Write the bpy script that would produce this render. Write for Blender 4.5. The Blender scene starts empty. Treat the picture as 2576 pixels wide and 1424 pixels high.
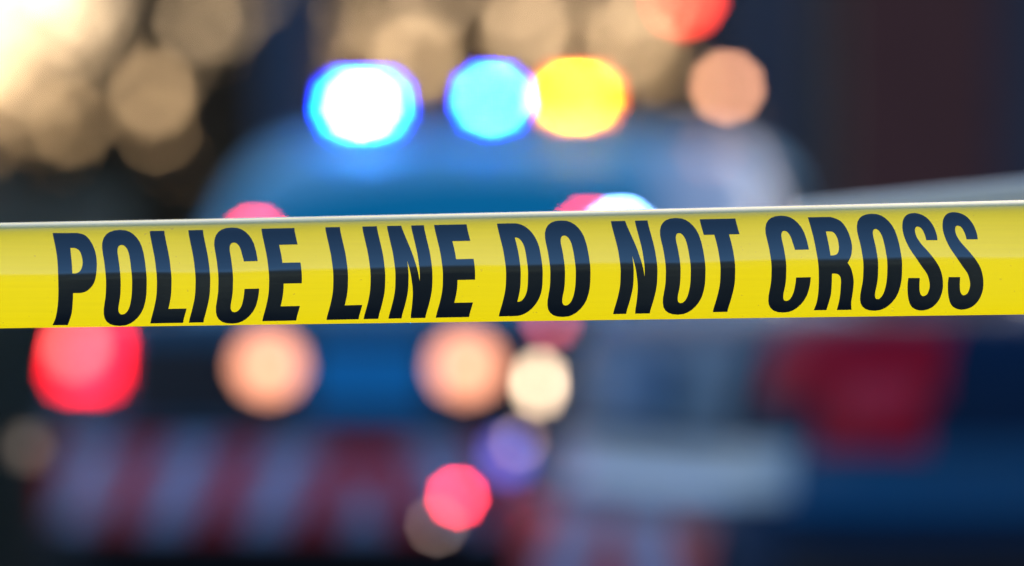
import bpy, bmesh, math, random
from mathutils import Vector, Matrix
random.seed(7)
C = bpy.context.scene.collection
SC = bpy.context.scene

# ------------------------------------------------------------------ camera, sky, sun, exposure
CAMZ = 1.08
K = 0.18 / 2575.0                      # metres per reference pixel per metre of distance
cam_d = bpy.data.cameras.new('camera'); cam = bpy.data.objects.new('camera', cam_d); C.objects.link(cam)
cam.location = (0, 0, CAMZ); cam.rotation_euler = (math.radians(90), 0, 0)
cam_d.lens = 200; cam_d.sensor_width = 36; cam_d.clip_start = 0.1; cam_d.clip_end = 2000
cam_d.dof.use_dof = True; cam_d.dof.focus_distance = 3.95
cam_d.dof.aperture_fstop = 2.8; cam_d.dof.aperture_blades = 9; cam_d.dof.aperture_rotation = math.radians(8)
SC.camera = cam

SUN_AZ, SUN_EL = 12.0, 9.0             # low sun ahead of the lens, behind the building on the right
w = bpy.data.worlds.new('World'); SC.world = w; w.use_nodes = True
nt = w.node_tree
bg = nt.nodes['Background']
sky = nt.nodes.new('ShaderNodeTexSky'); sky.sky_type = 'NISHITA'; sky.sun_disc = False
sky.sun_elevation = math.radians(SUN_EL); sky.sun_rotation = math.radians(SUN_AZ)
sky.dust_density = 0.6; sky.ozone_density = 2.0
tint = nt.nodes.new('ShaderNodeMix'); tint.data_type = 'RGBA'; tint.blend_type = 'MULTIPLY'; tint.inputs[0].default_value = 1
tint.inputs[7].default_value = (1.0, .91, 1.05, 1)      # colour cast of the evening air
nt.links.new(sky.outputs[0], tint.inputs[6]); nt.links.new(tint.outputs[2], bg.inputs[0]); bg.inputs[1].default_value = 0.12
sun_d = bpy.data.lights.new('sun', 'SUN'); sun = bpy.data.objects.new('sun', sun_d); C.objects.link(sun)
sun_d.energy = 4.0; sun_d.angle = math.radians(0.5); sun_d.color = (1.0, 0.86, 0.68)
sdir = Vector((math.sin(math.radians(SUN_AZ)) * math.cos(math.radians(SUN_EL)),
               math.cos(math.radians(SUN_AZ)) * math.cos(math.radians(SUN_EL)), math.sin(math.radians(SUN_EL))))
sun.rotation_euler = (-sdir).to_track_quat('-Z', 'Y').to_euler()
sun.location = (-10, 30, 12)
SC.view_settings.view_transform = 'Standard'; SC.view_settings.look = 'None'
SC.view_settings.exposure = 1.3; SC.view_settings.gamma = 1; SC.view_settings.use_curve_mapping = False
SC.cycles.use_denoising = True
SC.cycles.use_adaptive_sampling = False
SC.cycles.max_bounces = 6; SC.cycles.transparent_max_bounces = 6
SC.cycles.sample_clamp_indirect = 4
SC.cycles.caustics_reflective = False; SC.cycles.caustics_refractive = False

# ------------------------------------------------------------------ materials
def mat(name, col, rough=0.5, metal=0.0, spec=0.5, noise=None, emit=None, strength=0.0, coat=0.0, trans=0.0):
    m = bpy.data.materials.new(name); m.use_nodes = True
    n = m.node_tree.nodes; l = m.node_tree.links; p = n['Principled BSDF']
    p.inputs['Base Color'].default_value = (*col, 1)
    p.inputs['Roughness'].default_value = rough; p.inputs['Metallic'].default_value = metal
    p.inputs['Specular IOR Level'].default_value = spec
    p.inputs['Coat Weight'].default_value = coat
    if noise:
        sc, amt = noise
        tc = n.new('ShaderNodeTexCoord'); t = n.new('ShaderNodeTexNoise'); t.inputs['Scale'].default_value = sc
        t.inputs['Detail'].default_value = 4
        r = n.new('ShaderNodeValToRGB')
        r.color_ramp.elements[0].position = 0.3; r.color_ramp.elements[1].position = 0.7
        r.color_ramp.elements[0].color = (*[c * (1 - amt) for c in col], 1)
        r.color_ramp.elements[1].color = (*[min(1, c * (1 + amt)) for c in col], 1)
        l.new(tc.outputs['Object'], t.inputs['Vector']); l.new(t.outputs['Fac'], r.inputs[0])
        l.new(r.outputs[0], p.inputs['Base Color'])
    if emit:
        p.inputs['Emission Color'].default_value = (*emit, 1); p.inputs['Emission Strength'].default_value = strength
    return m

M = dict(
    asphalt=mat('asphalt', (.05, .05, .055), .85, noise=(3, .35)),
    grass=mat('grass_green', (.04, .06, .02), .9, noise=(6, .5)),
    paving=mat('concrete_paving', (.22, .21, .2), .85, noise=(5, .2)),
    kerb=mat('kerb_concrete', (.3, .29, .27), .8, noise=(9, .2)),
    paint_line=mat('road_paint', (.7, .7, .68), .6, noise=(20, .15)),
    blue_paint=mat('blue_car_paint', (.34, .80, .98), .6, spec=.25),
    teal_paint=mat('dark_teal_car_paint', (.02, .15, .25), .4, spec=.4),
    boot_teal=mat('boot_teal_paint', (.06, .20, .32), .5, spec=.3),
    dull_plate=mat('dull_blue_number_plate', (.06, .30, .58), .5),
    navy_paint=mat('navy_car_paint', (.0, .030, .085), .45, spec=.15),
    sky_white=mat('pillar_sky_white', (.92, .93, .93), .25, coat=.8),
    cream_paint=mat('cream_car_paint', (1.0, .93, .66), .3, coat=.4),
    silver=mat('silver_trim', (.34, .52, .72), .35, metal=.3, coat=.4),
    black_trim=mat('black_trim', (.012, .014, .018), .6),
    rubber=mat('tyre_rubber', (.02, .02, .02), .8, noise=(30, .3)),
    rim=mat('alloy_rim', (.35, .36, .38), .3, metal=.8),
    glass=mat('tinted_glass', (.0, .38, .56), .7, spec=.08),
    dark_glass=mat('dark_window_glass', (.02, .03, .05), .08, spec=.8),
    red_lens=mat('red_lamp_lens', (.62, .0, .025), .45, spec=.2),
    band_shade=mat('navy_band_shade', (.0, .12, .27), .4, spec=.3),
    deep_red=mat('deep_red_reflector', (.9, .0, .05), .3),
    clear_lens=mat('clear_lamp_lens', (.5, .5, .55), .2),
    plate=mat('blue_number_plate', (.0, .42, .9), .4),
    bar_housing=mat('light_bar_housing', (.05, .05, .07), .3),
    brick=mat('brown_cladding', (.14, .046, .040), .85, noise=(4, .15)),
    dark_brick=mat('dark_facade', (.016, .014, .016), .85, noise=(4, .15)),
    slate=mat('slate_render', (.07, .075, .105), .85, noise=(2, .2)),
    navy_wall=mat('navy_steel', (.05, .09, .16), .6, noise=(3, .15)),
    bark=mat('tree_bark', (.07, .05, .035), .9, noise=(14, .4)),
    signal_black=mat('signal_black', (.015, .015, .015), .5),
    timber=mat('timber_post', (.22, .16, .1), .85, noise=(18, .3)),
)
def emitter(name, col, s): return mat(name, (0, 0, 0), .4, emit=col, strength=s, spec=0.2)
def leaf_mat(name, a, b):
    m = bpy.data.materials.new(name); m.use_nodes = True
    n = m.node_tree.nodes; l = m.node_tree.links; p = n['Principled BSDF']
    tc = n.new('ShaderNodeTexCoord'); t = n.new('ShaderNodeTexNoise'); t.inputs['Scale'].default_value = 1.6
    r = n.new('ShaderNodeValToRGB'); r.color_ramp.elements[0].color = (*a, 1); r.color_ramp.elements[1].color = (*b, 1)
    r.color_ramp.elements[0].position = .35; r.color_ramp.elements[1].position = .65
    l.new(tc.outputs['Object'], t.inputs['Vector']); l.new(t.outputs['Fac'], r.inputs[0]); l.new(r.outputs[0], p.inputs['Base Color'])
    p.inputs['Roughness'].default_value = .6
    tr = n.new('ShaderNodeBsdfTranslucent'); mx = n.new('ShaderNodeMixShader'); mx.inputs[0].default_value = .4
    l.new(r.outputs[0], tr.inputs[0]); l.new(p.outputs[0], mx.inputs[1]); l.new(tr.outputs[0], mx.inputs[2])
    l.new(mx.outputs[0], n['Material Output'].inputs[0])
    return m
M['leaf'] = leaf_mat('leaves_olive', (.04, .05, .02), (.30, .19, .11))
M['leaf2'] = leaf_mat('leaves_autumn', (.05, .05, .025), (.42, .24, .15))
M['hedge'] = leaf_mat('hedge_leaves', (.07, .09, .11), (.13, .15, .18))

# ------------------------------------------------------------------ helpers
def obj(name, bm, material, parent=None, smooth=False):
    me = bpy.data.meshes.new(name); bm.normal_update(); bm.to_mesh(me); bm.free()
    if isinstance(material, (list, tuple)):
        for x in material: me.materials.append(x)
    else: me.materials.append(material)
    if smooth:
        for p in me.polygons: p.use_smooth = True
    o = bpy.data.objects.new(name, me); C.objects.link(o)
    if parent: o.parent = parent
    return o
def tag(o, label=None, cat=None, group=None, kind=None):
    if label: o['label'] = label
    if cat: o['category'] = cat
    if group: o['group'] = group
    if kind: o['kind'] = kind
    return o
def empty(name, loc, rz=0, label=None, cat=None, group=None):
    o = bpy.data.objects.new(name, None); C.objects.link(o); o.location = loc; o.rotation_euler = (0, 0, rz)
    o.empty_display_size = .2
    return tag(o, label, cat, group)
def box(bm, c, s, bev=0.0, rot=None):
    r = bmesh.ops.create_cube(bm, size=1)
    vs = r['verts']
    for v in vs: v.co = Vector((v.co.x * s[0], v.co.y * s[1], v.co.z * s[2]))
    if bev:
        es = list({e for v in vs for e in v.link_edges})
        rr = bmesh.ops.bevel(bm, geom=es, offset=bev, segments=2, affect='EDGES')
        vs = list({v for f in rr['faces'] for v in f.verts} | {v for v in vs if v.is_valid})
        # everything connected
        seen = set(vs); st = list(vs)
        while st:
            v = st.pop()
            for e in v.link_edges:
                o = e.other_vert(v)
                if o not in seen: seen.add(o); st.append(o)
        vs = list(seen)
    if rot is not None:
        for v in vs: v.co = rot @ v.co
    for v in vs: v.co += Vector(c)
    return vs
def cyl(bm, c, r, h, axis='Z', n=24, r2=None, caps=True):
    res = bmesh.ops.create_cone(bm, cap_ends=caps, segments=n, radius1=r, radius2=r if r2 is None else r2, depth=h)
    R = {'Z': Matrix(), 'X': Matrix.Rotation(math.pi / 2, 4, 'Y'), 'Y': Matrix.Rotation(math.pi / 2, 4, 'X')}[axis]
    for v in res['verts']: v.co = (R @ v.co) + Vector(c)
    return res['verts']
def tube(bm, pts, rads, n=8):
    rings = []
    for i, p in enumerate(pts):
        p = Vector(p)
        a = Vector(pts[max(0, i - 1)]); b = Vector(pts[min(len(pts) - 1, i + 1)])
        d = (b - a).normalized(); u = d.orthogonal().normalized(); v = d.cross(u)
        rings.append([bm.verts.new(p + rads[i] * (math.cos(t) * u + math.sin(t) * v)) for t in [2 * math.pi * k / n for k in range(n)]])
    for i in range(len(rings) - 1):
        best = min(range(n), key=lambda s: (rings[i][0].co - rings[i + 1][s].co).length)
        for k in range(n):
            bm.faces.new([rings[i][k], rings[i][(k + 1) % n], rings[i + 1][(k + 1 + best) % n], rings[i + 1][(k + best) % n]])
    bm.faces.new(rings[0][::-1]); bm.faces.new(rings[-1])

# ------------------------------------------------------------------ ground
bm = bmesh.new()
v = [bm.verts.new(p) for p in ((-600, -100, -.02), (600, -100, -.02), (600, 1200, -.02), (-600, 1200, -.02))]; bm.faces.new(v)
tag(obj('ground', bm, M['grass']), kind='structure')
bm = bmesh.new()
v = [bm.verts.new(p) for p in ((-9, -60, 0), (9, -60, 0), (9, 24.0, 0), (-9, 24.0, 0))]; bm.faces.new(v)
tag(obj('road', bm, M['asphalt']), kind='structure')
bm = bmesh.new()
box(bm, (0, 24.1, .06), (18, .2, .13), .01)
tag(obj('kerb', bm, M['kerb']), kind='structure')
bm = bmesh.new()
box(bm, (0, 25.5, .05), (18, 2.6, .12))
tag(obj('pavement', bm, M['paving']), kind='structure')
bm = bmesh.new()
for k in range(12):
    y = -20 + k * 4
    vs = [bm.verts.new(p) for p in ((-3.6, y, .004), (-3.5, y, .004), (-3.5, y + 2, .004), (-3.6, y + 2, .004))]; bm.faces.new(vs)
tag(obj('lane_marking', bm, M['paint_line']), kind='structure')

# ------------------------------------------------------------------ police tape
TAPE_D = 3.95
def top_px(x): return 558.2 - .0190 * x - 1.15e-6 * x * x
def bot_px(x): return 826.3 - .0138 * x
prof_ang = [(-.001, 86), (.03, 81), (.06, 67), (.10, 50), (.15, 37), (.2, 31), (.3, 25), (.47, 17), (.515, 6), (.56, -2), (.85, -6), (.97, -12), (1.001, -40)]
def ang(v):
    for (a, p), (b, q) in zip(prof_ang, prof_ang[1:]):
        if a <= v <= b: return math.radians(p + (q - p) * (v - a) / (b - a))
    return 0.0
NV = 400; TH = 0.0744; _dep = [0.0]
for i in range(NV): _dep.append(_dep[-1] - math.tan(ang((i + .5) / NV)) * TH / NV)
def depth(v):
    t = max(0, min(.99999, v)) * NV; i = int(t); return _dep[i] + (_dep[i + 1] - _dep[i]) * (t - i) - _dep[NV // 2]
def wav(x, v):   # gentle unevenness of the stretched plastic
    return .0006 * math.sin(x * 9 + 1.3) + .0005 * math.sin(x * 23 + v * 2.0) + .00025 * math.sin(x * 57 + v * 5) + (v - .5) * (.0016 * math.sin(x * 7.1 + .6) + .0010 * math.sin(x * 17 + 2) + .0005 * math.sin(x * 41)) - (v - .5) * .004 * max(0, x - .24) / .1
def tape_point(px, v, lift=0.0):
    X = (px - 1287.5) * K * TAPE_D
    y = TAPE_D - .012 * X / .35 + depth(v) + wav(X, v) - lift
    T, B = top_px(max(-400, min(3000, px))), bot_px(max(-400, min(3000, px)))
    py = T + (B - T) * v
    return Vector((X, y, CAMZ - (py - 712) * K * TAPE_D))
xs = [-2700 + 20 * i for i in range(int(8000 / 20) + 1)]
vsamp = [0, .01, .02, .03, .045, .06, .08, .1, .13, .17, .22, .27, .32, .37, .42, .46, .48, .5, .52, .54, .56, .6, .66, .72, .78, .84, .9, .94, .97, .985, 1]
bm = bmesh.new()
g = [[bm.verts.new(tape_point(x, v)) for v in vsamp] for x in xs]
for i in range(len(xs) - 1):
    for j in range(len(vsamp) - 1):
        bm.faces.new([g[i][j], g[i][j + 1], g[i + 1][j + 1], g[i + 1][j]])
def tape_material(name, col, trans, rough, scuff=(.5, .42, .05)):
    m = bpy.data.materials.new(name); m.use_nodes = True
    n = m.node_tree.nodes; l = m.node_tree.links; p = n['Principled BSDF']
    tc = n.new('ShaderNodeTexCoord'); mp = n.new('ShaderNodeMapping'); mp.inputs['Scale'].default_value = (1.2, 4, 60)
    t = n.new('ShaderNodeTexNoise'); t.inputs['Scale'].default_value = 6; t.inputs['Detail'].default_value = 5
    l.new(tc.outputs['Object'], mp.inputs[0]); l.new(mp.outputs[0], t.inputs['Vector'])
    b = n.new('ShaderNodeBump'); b.inputs['Strength'].default_value = .05; b.inputs['Distance'].default_value = .0008
    l.new(t.outputs['Fac'], b.inputs['Height']); l.new(b.outputs[0], p.inputs['Normal'])
    # broad mottling, drawn streaks along the film, and sparse scuffs
    def ramp(node, a, b, ca, cb):
        r = n.new('ShaderNodeValToRGB'); r.color_ramp.elements[0].position = a; r.color_ramp.elements[1].position = b
        r.color_ramp.elements[0].color = (*ca, 1); r.color_ramp.elements[1].color = (*cb, 1); l.new(node.outputs['Fac'], r.inputs[0]); return r
    t2 = n.new('ShaderNodeTexNoise'); t2.inputs['Scale'].default_value = 7; t2.inputs['Detail'].default_value = 2
    l.new(tc.outputs['Object'], t2.inputs['Vector'])
    r1 = ramp(t2, .3, .7, [c * .86 for c in col], [min(1, c * 1.08) for c in col])
    r2 = ramp(t, .25, .75, (.93,) * 3, (1.04,) * 3)
    t3 = n.new('ShaderNodeTexNoise'); t3.inputs['Scale'].default_value = 260; t3.inputs['Detail'].default_value = 1
    l.new(tc.outputs['Object'], t3.inputs['Vector'])
    r3 = ramp(t3, .74, .78, (0, 0, 0), (1, 1, 1))
    m1 = n.new('ShaderNodeMix'); m1.data_type = 'RGBA'; m1.blend_type = 'MULTIPLY'; m1.inputs[0].default_value = 1
    l.new(r1.outputs[0], m1.inputs[6]); l.new(r2.outputs[0], m1.inputs[7])
    m2 = n.new('ShaderNodeMix'); m2.data_type = 'RGBA'; l.new(r3.outputs[0], m2.inputs[0]); l.new(m1.outputs[2], m2.inputs[6])
    m2.inputs[7].default_value = (*scuff, 1); l.new(m2.outputs[2], p.inputs['Base Color'])
    p.inputs['Roughness'].default_value = rough; p.inputs['Specular IOR Level'].default_value = .8; p.inputs['IOR'].default_value = 2.1; p.inputs['Specular Tint'].default_value = (.6, .92, 1, 1)
    if trans:
        tr = n.new('ShaderNodeBsdfTranslucent'); tr.inputs[0].default_value = (col[0], col[1] * .95, col[2], 1)
        mx = n.new('ShaderNodeMixShader'); mx.inputs[0].default_value = trans
        l.new(p.outputs[0], mx.inputs[1]); l.new(tr.outputs[0], mx.inputs[2]); l.new(mx.outputs[0], n['Material Output'].inputs[0])
    return m
tape = obj('barrier_tape', bm, tape_material('yellow_tape_plastic', (.80, .76, .0), .27, .22), smooth=True)
tag(tape, 'glossy yellow police tape with black capital lettering stretched across the foreground', 'tape')

# glyph outlines, in reference pixels before the curl of the tape
def top_cap(x): return 588.3 - .02107 * x
def bot_cap(x): return 821.6 - .0203 * x
ST = 37.0
def catmull(pts, closed=True, n=5, corners=()):
    out = []; N = len(pts)
    for i in range(N):
        p0, p1, p2, p3 = pts[(i - 1) % N], pts[i], pts[(i + 1) % N], pts[(i + 2) % N]
        if i in corners: p0 = p1
        if (i + 1) % N in corners: p3 = p2
        for k in range(n):
            t = k / n
            q = [0.5 * ((2 * p1[a]) + (-p0[a] + p2[a]) * t + (2 * p0[a] - 5 * p1[a] + 4 * p2[a] - p3[a]) * t * t
                        + (-p0[a] + 3 * p1[a] - 3 * p2[a] + p3[a]) * t ** 3) for a in (0, 1)]
            out.append(tuple(q))
    return out
def arc(cx, cy, rx, ry, a0, a1, n=14, e=2.35):
    r = []
    for k in range(n + 1):
        t = math.radians(a0 + (a1 - a0) * k / n); c, s = math.cos(t), math.sin(t)
        r.append((cx + rx * math.copysign(abs(c) ** (2 / e), c), cy - ry * math.copysign(abs(s) ** (2 / e), s)))
    return r
H = 1.0
def gO(w):   # y down, 0..1 ; overshoot
    R = 60 / 234; s = ST; c = s / 234 * 1.0
    o = arc(w / 2, -.02 + R, w / 2, R, 180, 0) + arc(w / 2, 1.02 - R, w / 2, R, 0, -180)
    i = arc(w / 2, .145 + .12, w / 2 - s, .12, 180, 0) + arc(w / 2, .895 - .12, w / 2 - s, .12, 0, -180)
    return [o, i]
def gI(w): return [[(0, 0), (ST, 0), (ST, 1), (0, 1)]]
def gL(w): return [[(0, 0), (ST, 0), (ST, .845), (w, .845), (w, 1), (0, 1)]]
def gE(w): return [[(0, 0), (w, 0), (w, .18), (ST, .18), (ST, .373), (w - 1, .373), (w - 1, .598), (ST, .598), (ST, .842), (w + 2, .842), (w + 2, 1), (0, 1)]]
def gN(w): return [[(0, 0), (ST - 1, 0), (w - 32, .60), (w - 32, 0), (w, 0), (w, 1), (w - ST, 1), (33, .38), (33, 1), (0, 1)]]
def gT(w):
    a = w / 2 - ST / 2
    return [[(0, 0), (w, 0), (w, .17), (a + ST, .17), (a + ST, 1), (a, 1), (a, .17), (0, .17)]]
def gC(w):
    R = 60 / 234; s = ST
    return [arc(w / 2, -.02 + R, w / 2, R, 180, 0) + [(w, .35), (w - s + 2, .35)] + arc(w / 2, .145 + .12, w / 2 - s, .12, 0, 180)
            + arc(w / 2, .895 - .12, w / 2 - s, .12, -180, 0) + [(w - s, .645), (w, .645)] + arc(w / 2, 1.02 - R, w / 2, R, 0, -180)]
def gD(w):
    s = ST
    o = [(0, 0), (w * .42, 0)] + arc(w * .42, .30, w * .58, .30, 90, 0)[1:] + arc(w * .42, .70, w * .58, .30, 0, -90) + [(0, 1)]
    i = [(s, .155), (w * .42, .155)] + arc(w * .42, .30, w * .58 - s, .145, 90, 0)[1:] + arc(w * .42, .70, w * .58 - s, .145, 0, -90) + [(s, .845)]
    return [o, i]
Sz = [(1980, 440), (2095, 440), (2085, 370), (2050, 280), (1990, 205), (1920, 168), (1850, 160), (1790, 180), (1752, 230), (1740, 310), (1755, 400), (1800, 510), (1870, 620), (1930, 710), (1985, 790), (2008, 870), (2008, 930), (1985, 990), (1950, 1010), (1925, 1000), (1910, 960), (1907, 900), (1910, 825), (1793, 825), (1785, 900), (1790, 1010), (1815, 1100), (1865, 1145), (1940, 1158), (2030, 1130), (2100, 1060), (2140, 960), (2145, 850), (2120, 740), (2070, 650), (2000, 560), (1930, 480), (1885, 410), (1868, 350), (1875, 310), (1900, 300), (1935, 320), (1965, 380)]
Rz = [(368, 212), (600, 208), (700, 250), (770, 350), (808, 480), (808, 560), (795, 620), (765, 680), (800, 740), (822, 830), (825, 900), (815, 1000), (803, 1080), (806, 1160), (655, 1163), (680, 1060), (692, 950), (695, 850), (680, 810), (650, 792), (605, 790), (602, 900), (595, 1000), (575, 1080), (550, 1163), (420, 1165), (450, 1080), (465, 980), (470, 850), (465, 700), (445, 560), (415, 400)]
Rc = [(548, 358), (620, 365), (660, 420), (675, 490), (675, 550), (655, 590), (620, 603), (590, 603), (575, 500)]
Pz = [(575, 257), (870, 256), (960, 285), (1030, 360), (1080, 460), (1105, 570), (1108, 680), (1095, 790), (1060, 870), (1000, 930), (930, 955), (835, 958), (830, 1070), (815, 1200), (770, 1330), (590, 1332), (630, 1240), (655, 1100), (663, 950), (660, 750), (650, 600), (625, 450)]
Pc = [(793, 432), (850, 435), (900, 465), (930, 530), (942, 600), (935, 660), (910, 705), (870, 727), (827, 728), (815, 600)]
def z3(p): return ((2200 + p[0] / 3.5928) * .88275, (560 + p[1] / 3.5928) * .88275)
def z4(p): return (p[0] / 4.0675 * .88275, (600 + p[1] / 4.0675) * .88275)
SW = [(0, 0), (.15, 8), (.3, 16), (.5, 22), (.7, 21), (.85, 14), (1, 4)]
def shear(t):
    t = max(0, min(1, t))
    for (a, p), (b, q) in zip(SW, SW[1:]):
        if t <= b:
            u = (t - a) / (b - a); return p + (q - p) * u
    return 4
_sh = [sum(shear(i / 100 + d * .02) for d in (-3, -2, -1, 0, 1, 2, 3)) / 7 for i in range(101)]
def sh(t): t = max(0, min(.9999, t)) * 100; i = int(t); return _sh[i] + (_sh[i + 1] - _sh[i]) * (t - i)
def lx(z): return z * .5004
def rx(z): return 1288.7 + z * .4993
letters = [('Z', [catmull([z4(p) for p in Pz], corners=(0, 1, 11, 14, 15)), catmull([z4(p) for p in Pc], corners=(0, 8))]),
    (gO, lx(484), lx(689)), (gL, lx(740), lx(906)), (gI, lx(935), lx(1010)), (gC, lx(1050), lx(1256)), (gE, lx(1305), lx(1472)),
    (gL, lx(1628), lx(1790)), (gI, lx(1815), lx(1890)), (gN, lx(1940), lx(2126)), (gE, lx(2178), lx(2342)),
    (gD, 1248.5, rx(104)), (gO, rx(142), rx(344)),
    (gN, rx(495), rx(680)), (gO, rx(722), rx(921)), (gT, rx(943), rx(1123)), (gC, rx(1252), rx(1450)),
    ('Z', [catmull([z3(p) for p in Rz], corners=(0, 1, 7, 13, 14, 20, 24, 25)), catmull([z3(p) for p in Rc], corners=(0, 7))]),
    (gO, rx(1712), rx(1906)),
    ('Z', [catmull([(lambda q: (q[0] - 202 * .4993, q[1] + 2.2))(z3(p)) for p in Sz], corners=(0, 1, 22, 23))]),
    ('Z', [catmull([z3(p) for p in Sz], corners=(0, 1, 22, 23))])]
bm = bmesh.new()
for L in letters:
    b2 = bmesh.new()
    if L[0] == 'Z': loops, warped = L[1], True
    else:
        fn, x0, x1 = L; loops, warped = [], False
        for lp in fn(x1 - x0):
            loops.append([(x0 + p[0], top_cap(x0 + p[0]) + p[1] * (bot_cap(x0 + p[0]) - top_cap(x0 + p[0]))) for p in lp])
    for lp in loops:
        q = [lp[0]]
        for p in lp[1:]:
            if math.hypot(p[0] - q[-1][0], p[1] - q[-1][1]) > .3: q.append(p)
        if math.hypot(q[0][0] - q[-1][0], q[0][1] - q[-1][1]) < .3: q.pop()
        vv = [b2.verts.new((p[0], -p[1], 0)) for p in q]
        for i in range(len(vv)): b2.edges.new((vv[i], vv[(i + 1) % len(vv)]))
    bmesh.ops.triangle_fill(b2, use_beauty=True, use_dissolve=False, edges=b2.edges[:], normal=(0, 0, 1))
    for k in range(520, 850, 5):
        bmesh.ops.bisect_plane(b2, geom=b2.verts[:] + b2.edges[:] + b2.faces[:], plane_co=(0, -k, 0), plane_no=(0, 1, 0))
    xa = min(v.co.x for v in b2.verts); xb = max(v.co.x for v in b2.verts)
    k = xa + 12
    while k < xb:
        bmesh.ops.bisect_plane(b2, geom=b2.verts[:] + b2.edges[:] + b2.faces[:], plane_co=(k, 0, 0), plane_no=(1, 0, 0)); k += 12
    bmesh.ops.triangulate(b2, faces=b2.faces[:])
    idx = {}
    for v in b2.verts:
        x, y = v.co.x, -v.co.y
        if not warped:
            t = (y - top_cap(x)) / (bot_cap(x) - top_cap(x)); x += sh(t) * (1 + .22 * x / 2575)
        T, B = top_px(x), bot_px(x)
        idx[v] = bm.verts.new(tape_point(x, (y - T) / (B - T), .00035))
    for f in b2.faces:
        try:
            nf = bm.faces.new([idx[v] for v in f.verts])
        except ValueError: continue
    b2.free()
for f in bm.faces:
    f.normal_update()
    if f.normal.y > 0: f.normal_flip()
let = obj('lettering', bm, tape_material('black_tape_ink', (.006, .005, .006), 0, .22, (.04, .035, .03)), tape, smooth=True)
# give the print the same smooth normals as the tape under it
nrm = []
for v in let.data.vertices:
    p = v.co; px = p.x / (K * TAPE_D) + 1287.5; T, B = top_px(px), bot_px(px); py = 712 - (p.z - CAMZ) / (K * TAPE_D)
    vv = (py - T) / (B - T); e = .004
    a = tape_point(px + 3, vv) - tape_point(px - 3, vv); b = tape_point(px, vv - e) - tape_point(px, vv + e)
    n = a.cross(b).normalized()
    if n.y > 0: n = -n
    nrm.append(n)
let.data.normals_split_custom_set_from_vertices(nrm)

# ------------------------------------------------------------------ cars
class Hull:
    """horizontal rounded-rectangle rings stacked in z; levels: (z, half width, y rear, y front)"""
    def __init__(s, levels, n=7.0, drop=None): s.lv, s.n, s.drop = levels, n, drop
    def at(s, z):
        L = s.lv
        if z <= L[0][0]: return L[0][1:]
        for a, b in zip(L, L[1:]):
            if z <= b[0]:
                t = (z - a[0]) / (b[0] - a[0]); return tuple(a[i] + (b[i] - a[i]) * t for i in (1, 2, 3))
        return L[-1][1:]
    def pt(s, z, t, off=0.0):       # t in degrees: -90 rear centre, 0 right side, 90 front centre
        hw, y0, y1 = s.at(z); yc, b = (y0 + y1) / 2, (y1 - y0) / 2
        c, q = math.cos(math.radians(t)), math.sin(math.radians(t)); n = s.n; nb = n * 2.2 if b > hw else n
        # squircle radius, separate for the long axis
        x = hw * math.copysign(abs(c) ** (2 / n), c); y = b * math.copysign(abs(q) ** (2 / n), q)
        if off:
            k = math.hypot(x / hw ** 2, y / b ** 2) or 1
            gx = math.copysign(abs(x / hw) ** (n - 1) / hw, x); gy = math.copysign(abs(y / b) ** (n - 1) / b, y)
            g = math.hypot(gx, gy) or 1; x += off * gx / g; y += off * gy / g
        zz = z
        if s.drop: zz = z - s.drop(yc + y, z)
        return Vector((x, yc + y, zz))
    def t_for_x(s, z, x, rear=True):
        hw = s.at(z)[0]; c = min(1, abs(x) / hw) ** (s.n / 2)
        t = math.degrees(math.acos(c)); t = t if x >= 0 else 180 - t
        return -t if rear else t
    def t_for_y(s, z, y):
        hw, y0, y1 = s.at(z); q = max(-1, min(1, (y - (y0 + y1) / 2) / ((y1 - y0) / 2)))
        return math.copysign(math.degrees(math.asin(abs(q) ** (s.n / 2))), q)
    def mesh(s, bm, seg=96, cap=True):
        rings = []
        for L in s.lv:
            ts = []
            rings.append([bm.verts.new(s.pt(L[0], t)) for t in HT])
        N = len(HT)
        for a, b in zip(rings, rings[1:]):
            for k in range(N): bm.faces.new([a[k], a[(k + 1) % N], b[(k + 1) % N], b[k]])
        bm.faces.new(rings[0][::-1])
        # crowned cap: bridge across width, station by station
        top = rings[-1]; M_ = N // 2
        half = N // 4
        for i in range(M_):
            a, b = top[(half * 0 + i) % N], None
        order_r = [top[(-N // 4 + i) % N] for i in range(N // 2 + 1)]
        order_l = [top[(-N // 4 - i) % N] for i in range(N // 2 + 1)]
        for i in range(N // 2):
            q = [order_r[i], order_r[i + 1], order_l[i + 1], order_l[i]]
            q = list(dict.fromkeys(q))
            if len(q) > 2: bm.faces.new(q)
HT = []
# ring parameters spaced evenly in arc length: corners need finer steps
def _ring_ts(n=7.0, N=96):
    a, b = 1.0, 2.5; pts = []; T = 3600
    prev = None; acc = [0]
    for i in range(T + 1):
        t = 2 * math.pi * i / T; c, q = math.cos(t), math.sin(t)
        p = (a * math.copysign(abs(c) ** (2 / n), c), b * math.copysign(abs(q) ** (2 / n), q))
        if prev: acc.append(acc[-1] + math.hypot(p[0] - prev[0], p[1] - prev[1]))
        prev = p
    out = []; j = 0; Q = acc[T // 4]
    for k in range(N // 4):
        tgt = Q * k / (N // 4)
        while acc[j + 1] < tgt: j += 1
        out.append(360 * j / T)
    # mirror to the four quadrants
    q1 = out
    return q1 + [180 - x for x in ([90] + q1[:0:-1])] + [180 + x for x in q1] + [360 - x for x in ([90] + q1[:0:-1])]
HT = _ring_ts()

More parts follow.
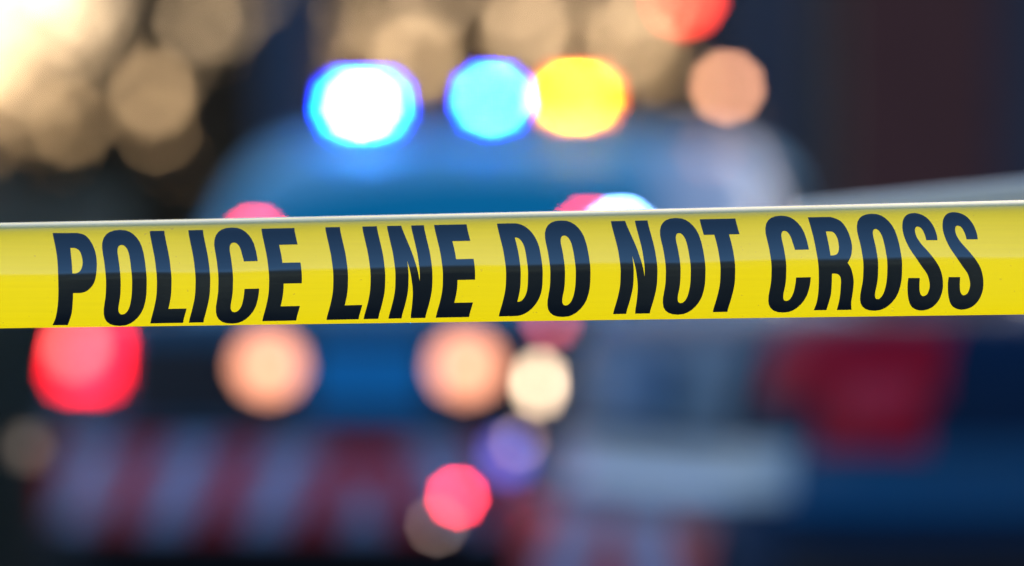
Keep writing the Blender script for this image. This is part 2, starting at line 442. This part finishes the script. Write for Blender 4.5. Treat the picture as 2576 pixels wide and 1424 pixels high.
def rear_patch(h, bm, x0, x1, z0, z1, off=.004, nx=24, nz=6, ztop=None, zbot=None, front=False):
    g = []
    for i in range(nx + 1):
        x = x0 + (x1 - x0) * i / nx; col = []
        a = zbot(x) if zbot else z0; b = ztop(x) if ztop else z1
        for j in range(nz + 1):
            z = a + (b - a) * j / nz
            hw, ya, yb = h.at(z); yc, hb = (ya + yb) / 2, (yb - ya) / 2
            r = min(.9999, abs(x) / hw); yy = hb * (1 - r ** h.n) ** (1 / h.n) + off
            y = yc + (yy if front else -yy)
            zz = z - (h.drop(y, z) if h.drop else 0)
            col.append(bm.verts.new((x, y, zz)))
        g.append(col)
    for i in range(nx):
        for j in range(nz):
            q = [g[i][j], g[i + 1][j], g[i + 1][j + 1], g[i][j + 1]]
            bm.faces.new(q if not front else q[::-1])
def side_patch(h, bm, side, y0, y1, z0, z1, off=.004, ny=20, nz=5, yb=None):
    g = []
    for i in range(ny + 1):
        col = []
        for j in range(nz + 1):
            z = z0 + (z1 - z0) * j / nz
            a, b = (y0, y1) if yb is None else yb(j / nz)
            y = a + (b - a) * i / ny
            hw, ya, y_b = h.at(z); yc, hb = (ya + y_b) / 2, (y_b - ya) / 2
            r = min(.9999, abs(y - yc) / hb); x = hw * (1 - r ** h.n) ** (1 / h.n) + off
            zz = z - (h.drop(y, z) if h.drop else 0)
            col.append(bm.verts.new((side * x, y, zz)))
        g.append(col)
    for i in range(ny):
        for j in range(nz):
            q = [g[i][j], g[i + 1][j], g[i + 1][j + 1], g[i][j + 1]]
            bm.faces.new(q if side > 0 else q[::-1])
def wrap_patch(h, bm, ta, tb, z0, z1, off=.006, nt_=24, nz=4, rise=0.0):
    g = []
    for i in range(nt_ + 1):
        t = ta + (tb - ta) * i / nt_
        g.append([bm.verts.new(h.pt(z0 + (z1 - z0) * j / nz + rise * i / nt_, t, off)) for j in range(nz + 1)])
    for i in range(nt_):
        for j in range(nz): bm.faces.new([g[i][j], g[i + 1][j], g[i + 1][j + 1], g[i][j + 1]])
def solid(bm, th=.01):
    bmesh.ops.recalc_face_normals(bm, faces=bm.faces[:])

def sedan(name, loc, rz, label, cat, paint, roof_paint, glass, k=1.0, zk=1.0, uw=1.0):
    root = empty(name, loc, rz, label, cat)
    def drop(y, z):
        f = max(0, min(1, (z - .35) / .6))
        return f * (max(0, y - 3.35) * .15 + max(0, y - 4.3) * .25)
    low = Hull([(.20, .74, .30, 4.45), (.24, .82, .16, 4.58), (.34, .875, .04, 4.68), (.44, .90, .0, 4.72), (.60, .915, .0, 4.72), (.70, .915, .02, 4.72),
                (.715, .905, .06, 4.70), (.80, .905, .07, 4.68), (.90, .895, .08, 4.64), (.97, .875, .10, 4.58), (1.01, .84, .13, 4.50), (1.03, .78, .19, 4.38)], 7, drop)
    up = Hull([(z_, h_ * uw, a_, b_) for z_, h_, a_, b_ in [(.99, .77, .80, 3.75), (1.05, .755, .90, 3.62), (1.15, .73, 1.05, 3.36), (1.25, .70, 1.22, 3.08), (1.33, .685, 1.36, 2.86), (1.40, .655, 1.50, 2.68),
               (1.455, .61, 1.62, 2.54), (1.49, .53, 1.76, 2.40), (1.505, .40, 1.9, 2.30), (1.512, .22, 2.0, 2.2)]], 4.5)
    bm = bmesh.new(); low.mesh(bm); solid(bm)
    obj('body', bm, paint, root, True)
    bm = bmesh.new(); up.mesh(bm); solid(bm)
    obj('roof', bm, roof_paint, root, True)
    bm = bmesh.new(); rear_patch(up, bm, -.60, .60, 1.07, 1.38, .005, 30, 10, ztop=lambda x: 1.405 - .24 * x * x, zbot=lambda x: 1.05 + .02 * abs(x))
    obj('rear_window', bm, glass, root, True)
    bm = bmesh.new(); rear_patch(up, bm, -.62, .62, 1.07, 1.38, .005, 30, 10, ztop=lambda x: 1.40 - .2 * x * x, front=True)
    obj('windscreen', bm, glass, root, True)
    for s in (-1, 1):
        for a0, a1, b0, b1 in ((1.30, 2.22, 1.62, 2.20), (2.27, 3.35, 2.27, 2.66)):
            bm = bmesh.new(); side_patch(up, bm, s, 0, 0, 1.06, 1.36, .005, 16, 6, yb=lambda t, a0=a0, a1=a1, b0=b0, b1=b1: (a0 + (b0 - a0) * t, a1 + (b1 - a1) * t))
            obj('side_window', bm, M['dark_glass'], root, True)
        for y0, y1 in ((1.25, 2.2), (2.23, 3.25)):
            bm = bmesh.new(); side_patch(low, bm, s, y0, y1, .36, .96, .004, 16, 8)
            d = obj('door', bm, paint, root, True)
            bm = bmesh.new(); box(bm, (s * .925, y0 + .14, .86), (.03, .16, .03), .008); obj('handle', bm, M['black_trim'], d)
        bm = bmesh.new(); box(bm, (s * .98, 3.15, 1.04), (.17, .09, .12), .03); obj('side_mirror', bm, paint, root, True)
        for y in (.98, 3.78):
            bm = bmesh.new(); cyl(bm, (s * .83, y, .33), .38, .185, 'X', 40)
            ar = obj('wheel_arch', bm, M['black_trim'], root, True)
            bm = bmesh.new(); cyl(bm, (s * .84, y, .325), .325, .21, 'X', 40)
            bmesh.ops.bevel(bm, geom=[e for e in bm.edges if len(e.link_faces) == 2 and any(len(f.verts) > 10 for f in e.link_faces)], offset=.02, segments=2, affect='EDGES')
            wh = obj('wheel', bm, M['rubber'], root)
            bm = bmesh.new(); cyl(bm, (s * .946, y, .325), .215, .02, 'X', 32); cyl(bm, (s * .958, y, .325), .05, .02, 'X', 16)
            for q in range(5):
                a = q * 2 * math.pi / 5; box(bm, (s * .957, y + .12 * math.sin(a), .325 + .12 * math.cos(a)), (.01, .035, .17), .003, Matrix.Rotation(-a, 3, 'X'))
            obj('rim', bm, M['rim'], wh)
        bm = bmesh.new(); wrap_patch(low, bm, 90 - 42 if s > 0 else 90 + 42, 25 if s > 0 else 155, .72, .84, .006); obj('headlight', bm, M['clear_lens'], root, True)
    bm = bmesh.new(); rear_patch(low, bm, -.5, .5, .5, .66, .008, front=True); obj('grille', bm, M['black_trim'], root)
    return root, low, up

# chevron board material: red and white bands meeting in an arrow
def chevron_mat(name, xc, zc, period, red, white, slope=2.3):
    m = bpy.data.materials.new(name); m.use_nodes = True
    n = m.node_tree.nodes; l = m.node_tree.links; p = n['Principled BSDF']; p.inputs['Roughness'].default_value = .45
    tc = n.new('ShaderNodeTexCoord'); sp = n.new('ShaderNodeSeparateXYZ'); l.new(tc.outputs['Object'], sp.inputs[0])
    def ma(op, a, b=None):
        q = n.new('ShaderNodeMath'); q.operation = op
        for i, x in enumerate((a, b)):
            if x is None: continue
            if isinstance(x, (int, float)): q.inputs[i].default_value = x
            else: l.new(x, q.inputs[i])
        return q.outputs[0]
    ax = ma('ABSOLUTE', ma('SUBTRACT', sp.outputs['X'], xc))
    s = ma('ADD', ma('MULTIPLY', ax, slope), ma('SUBTRACT', sp.outputs['Z'], zc))
    fr = ma('GREATER_THAN', ma('FRACT', ma('DIVIDE', s, period)), .5)
    mx = n.new('ShaderNodeMix'); mx.data_type = 'RGBA'; l.new(fr, mx.inputs[0])
    mx.inputs[6].default_value = (*red, 1); mx.inputs[7].default_value = (*white, 1)
    l.new(mx.outputs[2], p.inputs['Base Color']); return m

def lamp(name, parent, c, s, m, bev=.01, axis=None):
    bm = bmesh.new()
    if axis: cyl(bm, c, s, .02, axis, 28)
    else: box(bm, c, s, bev)
    return obj(name, bm, m, parent)

# ---- car A : sedan seen from behind, slightly turned, with roof light bar
WX = 1.06; A_D = 14.3; YA = math.radians(-11)
AX = (915 - 1287.5) * K * A_D
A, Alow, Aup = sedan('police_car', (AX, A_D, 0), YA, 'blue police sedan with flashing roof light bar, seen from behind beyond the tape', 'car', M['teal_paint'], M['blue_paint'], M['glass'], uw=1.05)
A.scale = (WX, 1, 1)
bm = bmesh.new(); rear_patch(Alow, bm, -.84, .84, .465, .67, .010, 40, 4)
ab = obj('rear_bumper', bm, chevron_mat('red_white_chevrons_wide', .0, .62, .56, (.85, .0, .01), (.50, .66, .95)), A, True)
bm = bmesh.new(); rear_patch(Alow, bm, -.84, .84, .21, .46, .008, 30, 4); obj('rear_valance', bm, M['black_trim'], A, True)
bm = bmesh.new(); rear_patch(Alow, bm, -.84, .84, .673, .74, .007, 30, 2); obj('bumper_rubber', bm, M['black_trim'], A, True)
bm = bmesh.new(); rear_patch(Alow, bm, -.62, .70, .745, .955, .008, 30, 4); rec = obj('boot_trim', bm, M['black_trim'], A, True)
bm = bmesh.new(); box(bm, (0, .045, .845), (.30, .012, .17), .004); obj('number_plate', bm, M['plate'], A)
EM_W = emitter('warm_reversing_glow', (1.0, .39, .23), 1.9)
for x in (-.24, .24): 
    hs = lamp('reversing_light', A, (x, .050, .872), .066, M['black_trim'], axis='Y')
    lamp('lens', hs, (x, .038, .872), .054, EM_W, axis='Y')
EM_R = emitter('red_brake_glow', (1.0, .004, .014), 7.0)
for s in (-1, 1):
    bm = bmesh.new(); wrap_patch(Alow, bm, -90 - 50 if s < 0 else -90 + 50, -90 - 78 if s < 0 else -90 + 78, .78, .96, .006); tl = obj('tail_light', bm, M['red_lens'], A, True)
    if s < 0:
        tl['label'] = 'lit red tail light'
        bm = bmesh.new(); rear_patch(Alow, bm, -.81, -.65, .83, .955, .014, 8, 4); obj('lens', bm, EM_R, tl, True)
        bm = bmesh.new(); rear_patch(Alow, bm, -.79, -.72, .89, .945, .02, 8, 4); obj('bulb', bm, emitter('hot_bulb', (1.0, .13, .11), 5), tl, True)
# roof light bar
bar_y = 2.05; bz = 1.575
bm = bmesh.new(); box(bm, (0, bar_y, bz - .035), (1.22, .26, .03), .01)
for x in (-.5, .5): box(bm, (x, bar_y, 1.475), (.05, .2, .13), .01)
lb = obj('light_bar', bm, M['bar_housing'], A)
def module(x, wd, ht, m, zc, rim, nm='strobe_light', g=(.034, .024), hot=None):
    h = lamp(nm, lb, (x, bar_y, zc), (wd + .05, .22, ht + .02), M['bar_housing'], .008)
    lamp('added_spill_lip', h, (x, bar_y - .13, zc - ht / 2 - .012), (wd + .05, .08, .006), M['black_trim'], .002)  # lip added under the lens to keep its light off the roof
    ln = lamp('lens', h, (x, bar_y - .115, zc), (wd, .014, ht), rim, .004)
    lamp('bright_core', h, (x, bar_y - .124, zc), (wd - g[0], .006, ht - g[1]), m, .002)
    if hot: lamp('hot_spot', h, (x, bar_y - .130, zc), (hot[0], .004, hot[1]), hot[2], .001)
    return ln
def car_local_x(px, y_loc, zk=0):       # local x on the car so that the module sits where the bar shows it
    a = -YA
    # ray from the lens through px meets the bar's line
    r = (px - 1287.5) * K
    # world = (AX + x cos a + y sin a, A_D - x sin a + y cos a)
    y = y_loc
    return (r * (A_D + y * math.cos(a)) - AX - y * math.sin(a)) / (math.cos(a) + r * math.sin(a)) / WX
BR = emitter('blue_lens_rim', (.002, .018, 1.0), 45)
module(car_local_x(912, bar_y - .12), .135, .058, emitter('blue_strobe_bright', (.004, .30, 1.0), 110), 1.588, BR, hot=(.036, .010, emitter('white_flash', (1, 1, 1), 75)))
module(car_local_x(1236, bar_y - .12), .072, .050, emitter('blue_strobe', (.003, .30, 1.0), 110), 1.603, BR, g=(.030, .026), hot=(.014, .008, emitter('pale_flash', (.6, .9, 1), 45)))
module(car_local_x(1450, bar_y - .12), .125, .050, emitter('amber_strobe', (1.0, .70, .0), 34), 1.608, emitter('amber_lens_rim', (1.0, .17, .03), 9), g=(.045, .026), hot=(.03, .008, emitter('amber_flash', (1.0, .80, .0), 110)))
lamp('bar_end_glow', lb, (car_local_x(1828, bar_y - .12), bar_y - .115, 1.634), .020, emitter('bar_end_warm_glow', (1.0, .45, .25), 8), axis='Y')  # small glowing disc added at the end of the bar
bm = bmesh.new(); wrap_patch(Aup, bm, -64, -8, 1.06, 1.46, .008, 30, 10); obj('pillar_sky_sheen', bm, M['sky_white'], A, True)  # bright sky on the pillar, put into a white patch
# little lamps on the parcel shelf behind the rear window
sh_y = 1.12
def shelf(px, py, wd, ht, m):
    x = car_local_x(px, sh_y); D = A_D - x * math.sin(-YA) + sh_y * math.cos(YA)
    z = CAMZ - (py - 712) * K * D
    yy = Aup.at(z)[1] - .02
    h = lamp('deck_light', A, (x, yy, z), (wd + .02, .03, ht + .02), M['black_trim'], .004)
    lamp('lens', h, (x, yy - .02, z), (wd, .012, ht), m, .003)
shelf(650, 608, .03, .03, emitter('red_deck_glow', (1.0, .03, .06), 30))
shelf(1478, 585, .022, .03, emitter('red_deck_glow', (1.0, .03, .06), 30))
shelf(1560, 585, .04, .025, emitter('blue_deck_glow', (.2, .45, 1.0), 80))

# ---- car B : dark sedan standing nearer on the right, its rear corner towards the lens
YB = math.radians(-73.1)
B, Blow, Bup = sedan('police_car', (.182, 10.10, 0), YB, 'dark navy police sedan parked crosswise on the right, red tail light at its rear corner', 'car', M['navy_paint'], M['navy_paint'], M['dark_glass'])
bm = bmesh.new(); wrap_patch(Blow, bm, -140, -70, .685, .778, .012, 60, 4, .035); obj('bumper_strip', bm, M['silver'], B, True)
bm = bmesh.new(); wrap_patch(Blow, bm, -69.5, 10, .70, .82, .010, 60, 4); obj('shaded_side_band', bm, M['band_shade'], B, True)  # bumper band carried round the side, its shade put into the navy colour
bm = bmesh.new(); wrap_patch(Blow, bm, -66, 10, .22, .64, .010, 60, 4); obj('side_sill', bm, M['black_trim'], B, True)
bm = bmesh.new(); rear_patch(Blow, bm, -.82, .52, .40, .67, .012, 40, 4)
obj('rear_bumper', bm, chevron_mat('red_white_chevrons_narrow', .0, .40, .6, (.6, .02, .06), (.38, .42, .7), 1.1), B, True)
bm = bmesh.new(); rear_patch(Blow, bm, -.45, .45, .82, .98, .012, 20, 4); obj('boot_panel', bm, M['boot_teal'], B, True)
bm = bmesh.new(); box(bm, (-.1, .05, .90), (.4, .012, .13), .004); obj('number_plate', bm, M['dull_plate'], B)
for s in (-1, 1):
    bm = bmesh.new()
    if s > 0: wrap_patch(Blow, bm, -79, -44, .885, 1.02, .010, 40, 4); wrap_patch(Blow, bm, -66, -46, .80, .885, .010, 30, 3)
    else: wrap_patch(Blow, bm, -180 + 62, -180 + 30, .82, .99, .010, 40, 4)
    tl = obj('tail_light', bm, M['red_lens'], B, True)
    if s > 0:
        bm = bmesh.new(); wrap_patch(Blow, bm, -60, -47.5, .85, .92, .016, 20, 4); obj('reflector', bm, M['deep_red'], tl, True)
def corner(px, py, m, sx, sz, nm):
    # small lamps and glowing glints round the far rear corner
    D = 10.95; X = (px - 1287.5) * K * D; z = CAMZ - (py - 712) * K * D
    ca, sa = math.cos(-YB), math.sin(-YB)
    d = Vector((X - .182, D - 10.10)); lx_ = d.x * math.cos(YB) + d.y * math.sin(YB); 
    # place on rear face at that local x
    # solve for local x where rear face projects to px
    best = min([i * .002 - .93 for i in range(930)], key=lambda x: abs((.182 + x * math.cos(YB)) / (10.10 + x * math.sin(YB)) - (px - 1287.5) * K))
    Dd = 10.10 + best * math.sin(YB); z = CAMZ - (py - 712) * K * Dd
    box_y = Blow.at(z)[1]
    h = lamp(nm, B, (best, box_y - .03, z), (sx + .02, .05, sz + .016), M['black_trim'], .004)
    l_ = bmesh.new(); box(l_, (best, box_y - .063, z), (sx, .016, sz), .003)
    obj('lens', l_, m, h)
corner(1335, 965, emitter('reversing_glow', (1.0, .72, .48), 5), .03, .05, 'reversing_light')
corner(1300, 806, emitter('red_marker_glow', (1.0, .18, .26), 2), .05, .03, 'light_spot')
corner(1212, 1250, emitter('red_low_glow', (1.0, .035, .06), 28), .022, .018, 'light_spot')
corner(1300, 1112, emitter('faint_warm_glint', (1.0, .62, .6), 2.2), .018, .014, 'light_spot')  # reflector catching nearby lamps, its shine made as a weak glow
corner(1175, 1320, emitter('faint_amber_glint', (1.0, .7, .6), 1.8), .018, .014, 'light_spot')  # lower reflector, lamp light on it put in as emission
corner(1275, 1150, emitter('blue_strobe_glint', (.16, .2, 1.0), .9), .12, .05, 'light_spot')  # blue strobe's reflection on the bumper, made as a glowing patch

# ---- boom gate close behind the tape on the right
GD = 5.1; gx0 = (2010 - 1287.5) * K * GD; gx1 = gx0 + 2.2
def gz(x): return CAMZ - (503 - .10 * (x / (K * GD) + 1287.5 - 2060) - 712) * K * GD
bg_ = empty('boom_gate', (gx1, GD, 0), 0, 'pale boom gate arm sloping up to the right just behind the tape', 'barrier')
bm = bmesh.new(); L_ = gx1 - gx0; sl = .10
tube(bm, [(-L_ + L_ * k / 6, 0, gz(gx0) - .042 + sl * L_ * k / 6) for k in range(7)], [.042] * 7, 28)
obj('arm', bm, M['cream_paint'], bg_, True)
bm = bmesh.new(); box(bm, (.1, .06, .62), (.2, .08, 1.24), .01); box(bm, (.1, .06, .01), (.32, .2, .02), .004); obj('post', bm, M['signal_black'], bg_)

# ------------------------------------------------------------------ buildings
bld = empty('building', (4.5, 40, 0), 0, 'dark brown and slate building rising behind the cars on the right', 'building')
def wall(name, x0, x1, y, dpt, z0, z1, m, parent):
    bm = bmesh.new(); box(bm, Vector(((x0 + x1) / 2, y + dpt / 2, (z0 + z1) / 2)) - parent.location, (x1 - x0, dpt, z1 - z0), .01)
    return obj(name, bm, m, parent)
def bx_(px, D): return (px - 1287.5) * K * D
bld.location = (4.5, 34, 0)
wall('wall', bx_(1850, 34), bx_(2090, 34), 34, 8, 0, 5.3, M['slate'], bld)
wall('pillar', bx_(2090, 34), bx_(2500, 34), 33.8, 8, 0, 5.3, M['brick'], bld)
wall('wall', bx_(2500, 34), bx_(2500, 34) + 6, 34, 8, 0, 5.3, M['slate'], bld)
wall('roof', bx_(1840, 34), bx_(2500, 34) + 6.2, 33.6, 8.6, 5.3, 5.5, M['slate'], bld)
for i in range(4):
    w_ = wall('window', bx_(2500, 34) + .6 + i * 1.4, bx_(2500, 34) + 1.5 + i * 1.4, 33.98, .05, 1.2, 2.8, M['dark_glass'], bld)
py = empty('sign_pylon', (bx_(735, 30), 30, 0), 0, 'navy steel pylon standing between the two trees', 'pylon')
wall('post', bx_(670, 30), bx_(800, 30), 30, .3, 0, 5.5, M['navy_wall'], py)

# traffic signal: red lamp at the top edge
rb = empty('building', (0, -14, 0), 0, 'unseen dark building added behind the camera to darken reflections', 'building')  # unseen; added to block the low sky that the tape reflects
wall('wall', -26, 26, -22, 8, 0, 8.5, M['dark_brick'], rb)  # wall, roof and windows of the added unseen building
wall('roof', -26.3, 26.3, -22.3, 8.6, 8.5, 8.8, M['slate'], rb)
for i in range(14): wall('window', -24 + i * 3.5, -22.4 + i * 3.5, -14.05, .08, 1.2, 3.0, M['dark_glass'], rb)
ts = empty('traffic_light', (bx_(1722, 18), 18, 0), 0, 'traffic light showing red at the top edge above the light bar', 'traffic light')
bm = bmesh.new(); cyl(bm, (.45, .12, 1.9), .05, 3.8, 'Z', 20); tube(bm, [(.45, .12, 2.2), (.2, .1, 2.2), (.0, .06, 2.2)], [.02, .02, .02]); obj('pole', bm, M['signal_black'], ts)
bm = bmesh.new(); box(bm, (0, .06, 2.20), (.13, .1, .40), .02); hd = obj('signal_head', bm, M['signal_black'], ts)
zr = CAMZ + (712 + 8) * K * 18
for z, m in ((zr, emitter('red_signal_glow', (1.0, .055, .03), 9.0)), (zr + .12, M['bar_housing']), (zr + .24, M['bar_housing'])):
    lamp('signal_lamp', ts, (0, 0, z), .042, m, axis='Y')

# ------------------------------------------------------------------ trees and hedge
def clump_leaves(bm, n, fn, size, holes, keep=None):
    k = 0; tries = 0
    while k < n and tries < n * 6:
        tries += 1
        p = fn()
        bad = False
        for (hx, hz, hr) in holes:
            if (p.x - hx) ** 2 + (p.z - hz) ** 2 < hr * hr: bad = True; break
        if bad: continue
        k += 1
        s = size * random.uniform(.6, 1.3)
        nrm = Vector((random.gauss(0, 1), random.gauss(-.6, 1), random.gauss(.2, 1))).normalized()
        u = nrm.orthogonal().normalized(); v = nrm.cross(u)
        a = random.uniform(0, 6.28); u, v = math.cos(a) * u + math.sin(a) * v, -math.sin(a) * u + math.cos(a) * v
        c = p
        vs = [bm.verts.new(c + q) for q in (-u * s, -u * s * .3 - v * s * .42, u * s * .5 - v * s * .36, u * s * 1.1, u * s * .5 + v * s * .36, -u * s * .3 + v * s * .42)]
        bm.faces.new(vs)
def tree(name, X, Y, H, W, zlow, holes, m, label, n, thick=1.6, group='trees behind the cars', shape=None):
    """holes: gaps in the leaf mass (x, z, r) in metres, relative to the tree"""
    t = empty(name, (X, Y, 0), 0, label, 'tree', group)
    bm = bmesh.new()
    tube(bm, [(0, 0, -.05), (.05, 0, H * .25), (-.05, .05, H * .5), (.1, 0, H * .8)], [.22, .17, .12, .04], 12)
    for k in range(9):
        a = k * 2.4; z = H * (.22 + .06 * k); r = W * .42
        tube(bm, [(0, 0, z), (r * .5 * math.cos(a), .3 * math.sin(a), z + .35), (r * math.cos(a), .6 * math.sin(a), z + .9)], [.07, .045, .015], 7)
    obj('trunk', bm, M['bark'], t, True)
    bm = bmesh.new()
    def fn():
        while True:
            p = Vector((random.uniform(-W / 2, W / 2), random.uniform(-thick / 2, thick / 2), random.uniform(zlow, H * .8 + zlow * .2 if random.random() < .8 else H)))
            zc = (zlow + H) / 2
            if shape and not shape(p.x, p.z): continue
            if (2 * p.x / W) ** 4 + ((p.z - zc) / (H - zlow) * 2) ** 4 < 1: return p
    clump_leaves(bm, n, fn, .058, holes)
    obj('crown', bm, m, t)
    return t
def hole(px, py, r, D, X):
    if py < 160 and px != 1050: r = .03 + (r - .03) * (.5 if px > 1300 else .5 if 540 < px < 600 else .68)
    return ((px - 1287.5) * K * D - X, CAMZ - (py - 712) * K * D, r)
TD = 38.0; TX = (330 - 1287.5) * K * TD
lh = [hole(*h, TD, TX) for h in ((370, 240, .13), (395, 330, .09), (190, 310, .085), (300, 380, .06), (90, 420, .06), (430, 420, .07), (560, 60, .13), (480, 30, .13), (300, 60, .12), (560, 110, .08), (390, 50, .1), (250, 130, .07), (640, -10, .1), (470, 100, .08), (340, -30, .12))]
rh = random.Random(11)
for _ in range(90):
    a_, b_ = rh.uniform(60, 620), rh.uniform(-90, 440)
    if a_ > 480 + (0 if b_ > 130 else 200): continue
    lh.append((lambda h: (h[0], h[1], rh.uniform(.035, .055)))(hole(a_, b_, .05, TD, TX)))
def lshape(x, z):    # open sky to the upper left of this ragged edge
    px = (x + TX) / (K * TD) + 1287.5; py = 712 - (z - CAMZ) / (K * TD)
    d = (400 * px + 330 * py - 132000) / 518
    d += 25 * math.sin(px * .021 + py * .034)
    if d < -49: p = max(.03, .04 + .11 * (d + 193) / 144)
    elif d < 60: p = .15 + .3 * (d + 49) / 109
    else: p = min(1, .45 + (d - 60) / 90)
    return random.random() < p and px < 690
tree('leafy_tree', TX, TD, 5.2, 3.6, .9, lh, M['leaf'], 'olive-green tree at upper left with bright sky showing through it', 34000, shape=lshape)
UX = (1250 - 1287.5) * K * 40
uh = [hole(*h, 40, UX) for h in ((1050, 150, .08), (1230, 60, .12), (1180, 120, .08), (1400, 60, .10), (1330, 100, .08), (1600, 120, .10), (1560, 60, .09), (1520, 0, .10), (1640, 160, .06), (980, 10, .07), (1100, -20, .1), (1300, -10, .12), (880, 20, .05), (1340, 40, .08))]
for _ in range(60): uh.append((lambda h: (h[0], h[1], rh.uniform(.035, .055)))(hole(rh.uniform(850, 1720), rh.uniform(-90, 200), .05, 40, UX)))
tree('leafy_tree', UX, 40, 5.6, 3.2, .6, uh, M['leaf2'], 'brown-green tree behind the roof light bar, warm light between its leaves', 34000, shape=lambda x, z: True)
hd_ = bmesh.new()
def hfn():
    x = random.uniform(-9, 9.5); return Vector((x, random.uniform(-.5, .5), random.uniform(0, 2.1 + .12 * math.sin(x * 2.3) + .05 * math.sin(x * 7))))
clump_leaves(hd_, 15000, hfn, .085, [])
he = empty('hedge', (0, 44, 0), 0, 'tall dark clipped hedge running behind the trees and cars', 'hedge')
obj('foliage', hd_, M['hedge'], he)
bm = bmesh.new(); box(bm, (.25, 0, 1.0), (18.2, .6, 2.0), .1); obj('inner_growth', bm, M['hedge'], he)

# posts that hold the tape, outside the frame on both sides
for s, lab in ((-1, 'timber post holding the left end of the tape'), (1, 'timber post holding the right end of the tape')):
    px = -2700 if s < 0 else 5300
    X = (px - 1287.5) * K * TAPE_D
    p = tape_point(px, .5)
    bm = bmesh.new(); box(bm, (X + s * .045, p.y, .7), (.09, .09, 1.44), .006)
    tag(obj('post', bm, M['timber']), lab, 'post')
M['low_hedge'] = leaf_mat('low_hedge_leaves', (.13, .15, .11), (.22, .23, .17))
h2 = bmesh.new()
clump_leaves(h2, 9000, lambda: Vector((random.uniform(-3, 3), random.uniform(-.4, .4), random.uniform(0, 1.30 + .05 * math.sin(random.uniform(0, 6))))), .07, [])
hb = empty('hedge', (-4.2, 17.6, 0), 0, 'low dark green hedge beside the left rear corner of the blue sedan', 'hedge')
obj('foliage', h2, M['low_hedge'], hb)
bm = bmesh.new(); box(bm, (0, 0, .6), (5.8, .6, 1.2), .1); obj('inner_growth', bm, M['low_hedge'], hb)

gl = empty('glint_spot', ((70 - 1287.5) * K * 9.0, 9.0, 0), 0, 'faint glint at lower left in front of the hedge, a glowing spot on an added stem', 'glint')  # sun glint made as a small glowing spot; stem and cap added
zc = CAMZ - (1125 - 712) * K * 9.0
bm = bmesh.new(); cyl(bm, (0, 0, (zc - .02) / 2), .008, zc - .02, 'Z', 12); obj('added_stem', bm, M['signal_black'], gl)
bm = bmesh.new(); cyl(bm, (0, 0, zc), .014, .03, 'Z', 16); obj('lens', bm, emitter('glint_spot_glow', (1.0, .8, .65), .2), gl)  # glowing spot for the sun glint, not a lamp lens
bm = bmesh.new(); cyl(bm, (0, 0, zc + .02), .018, .008, 'Z', 16); obj('added_cap', bm, M['signal_black'], gl)
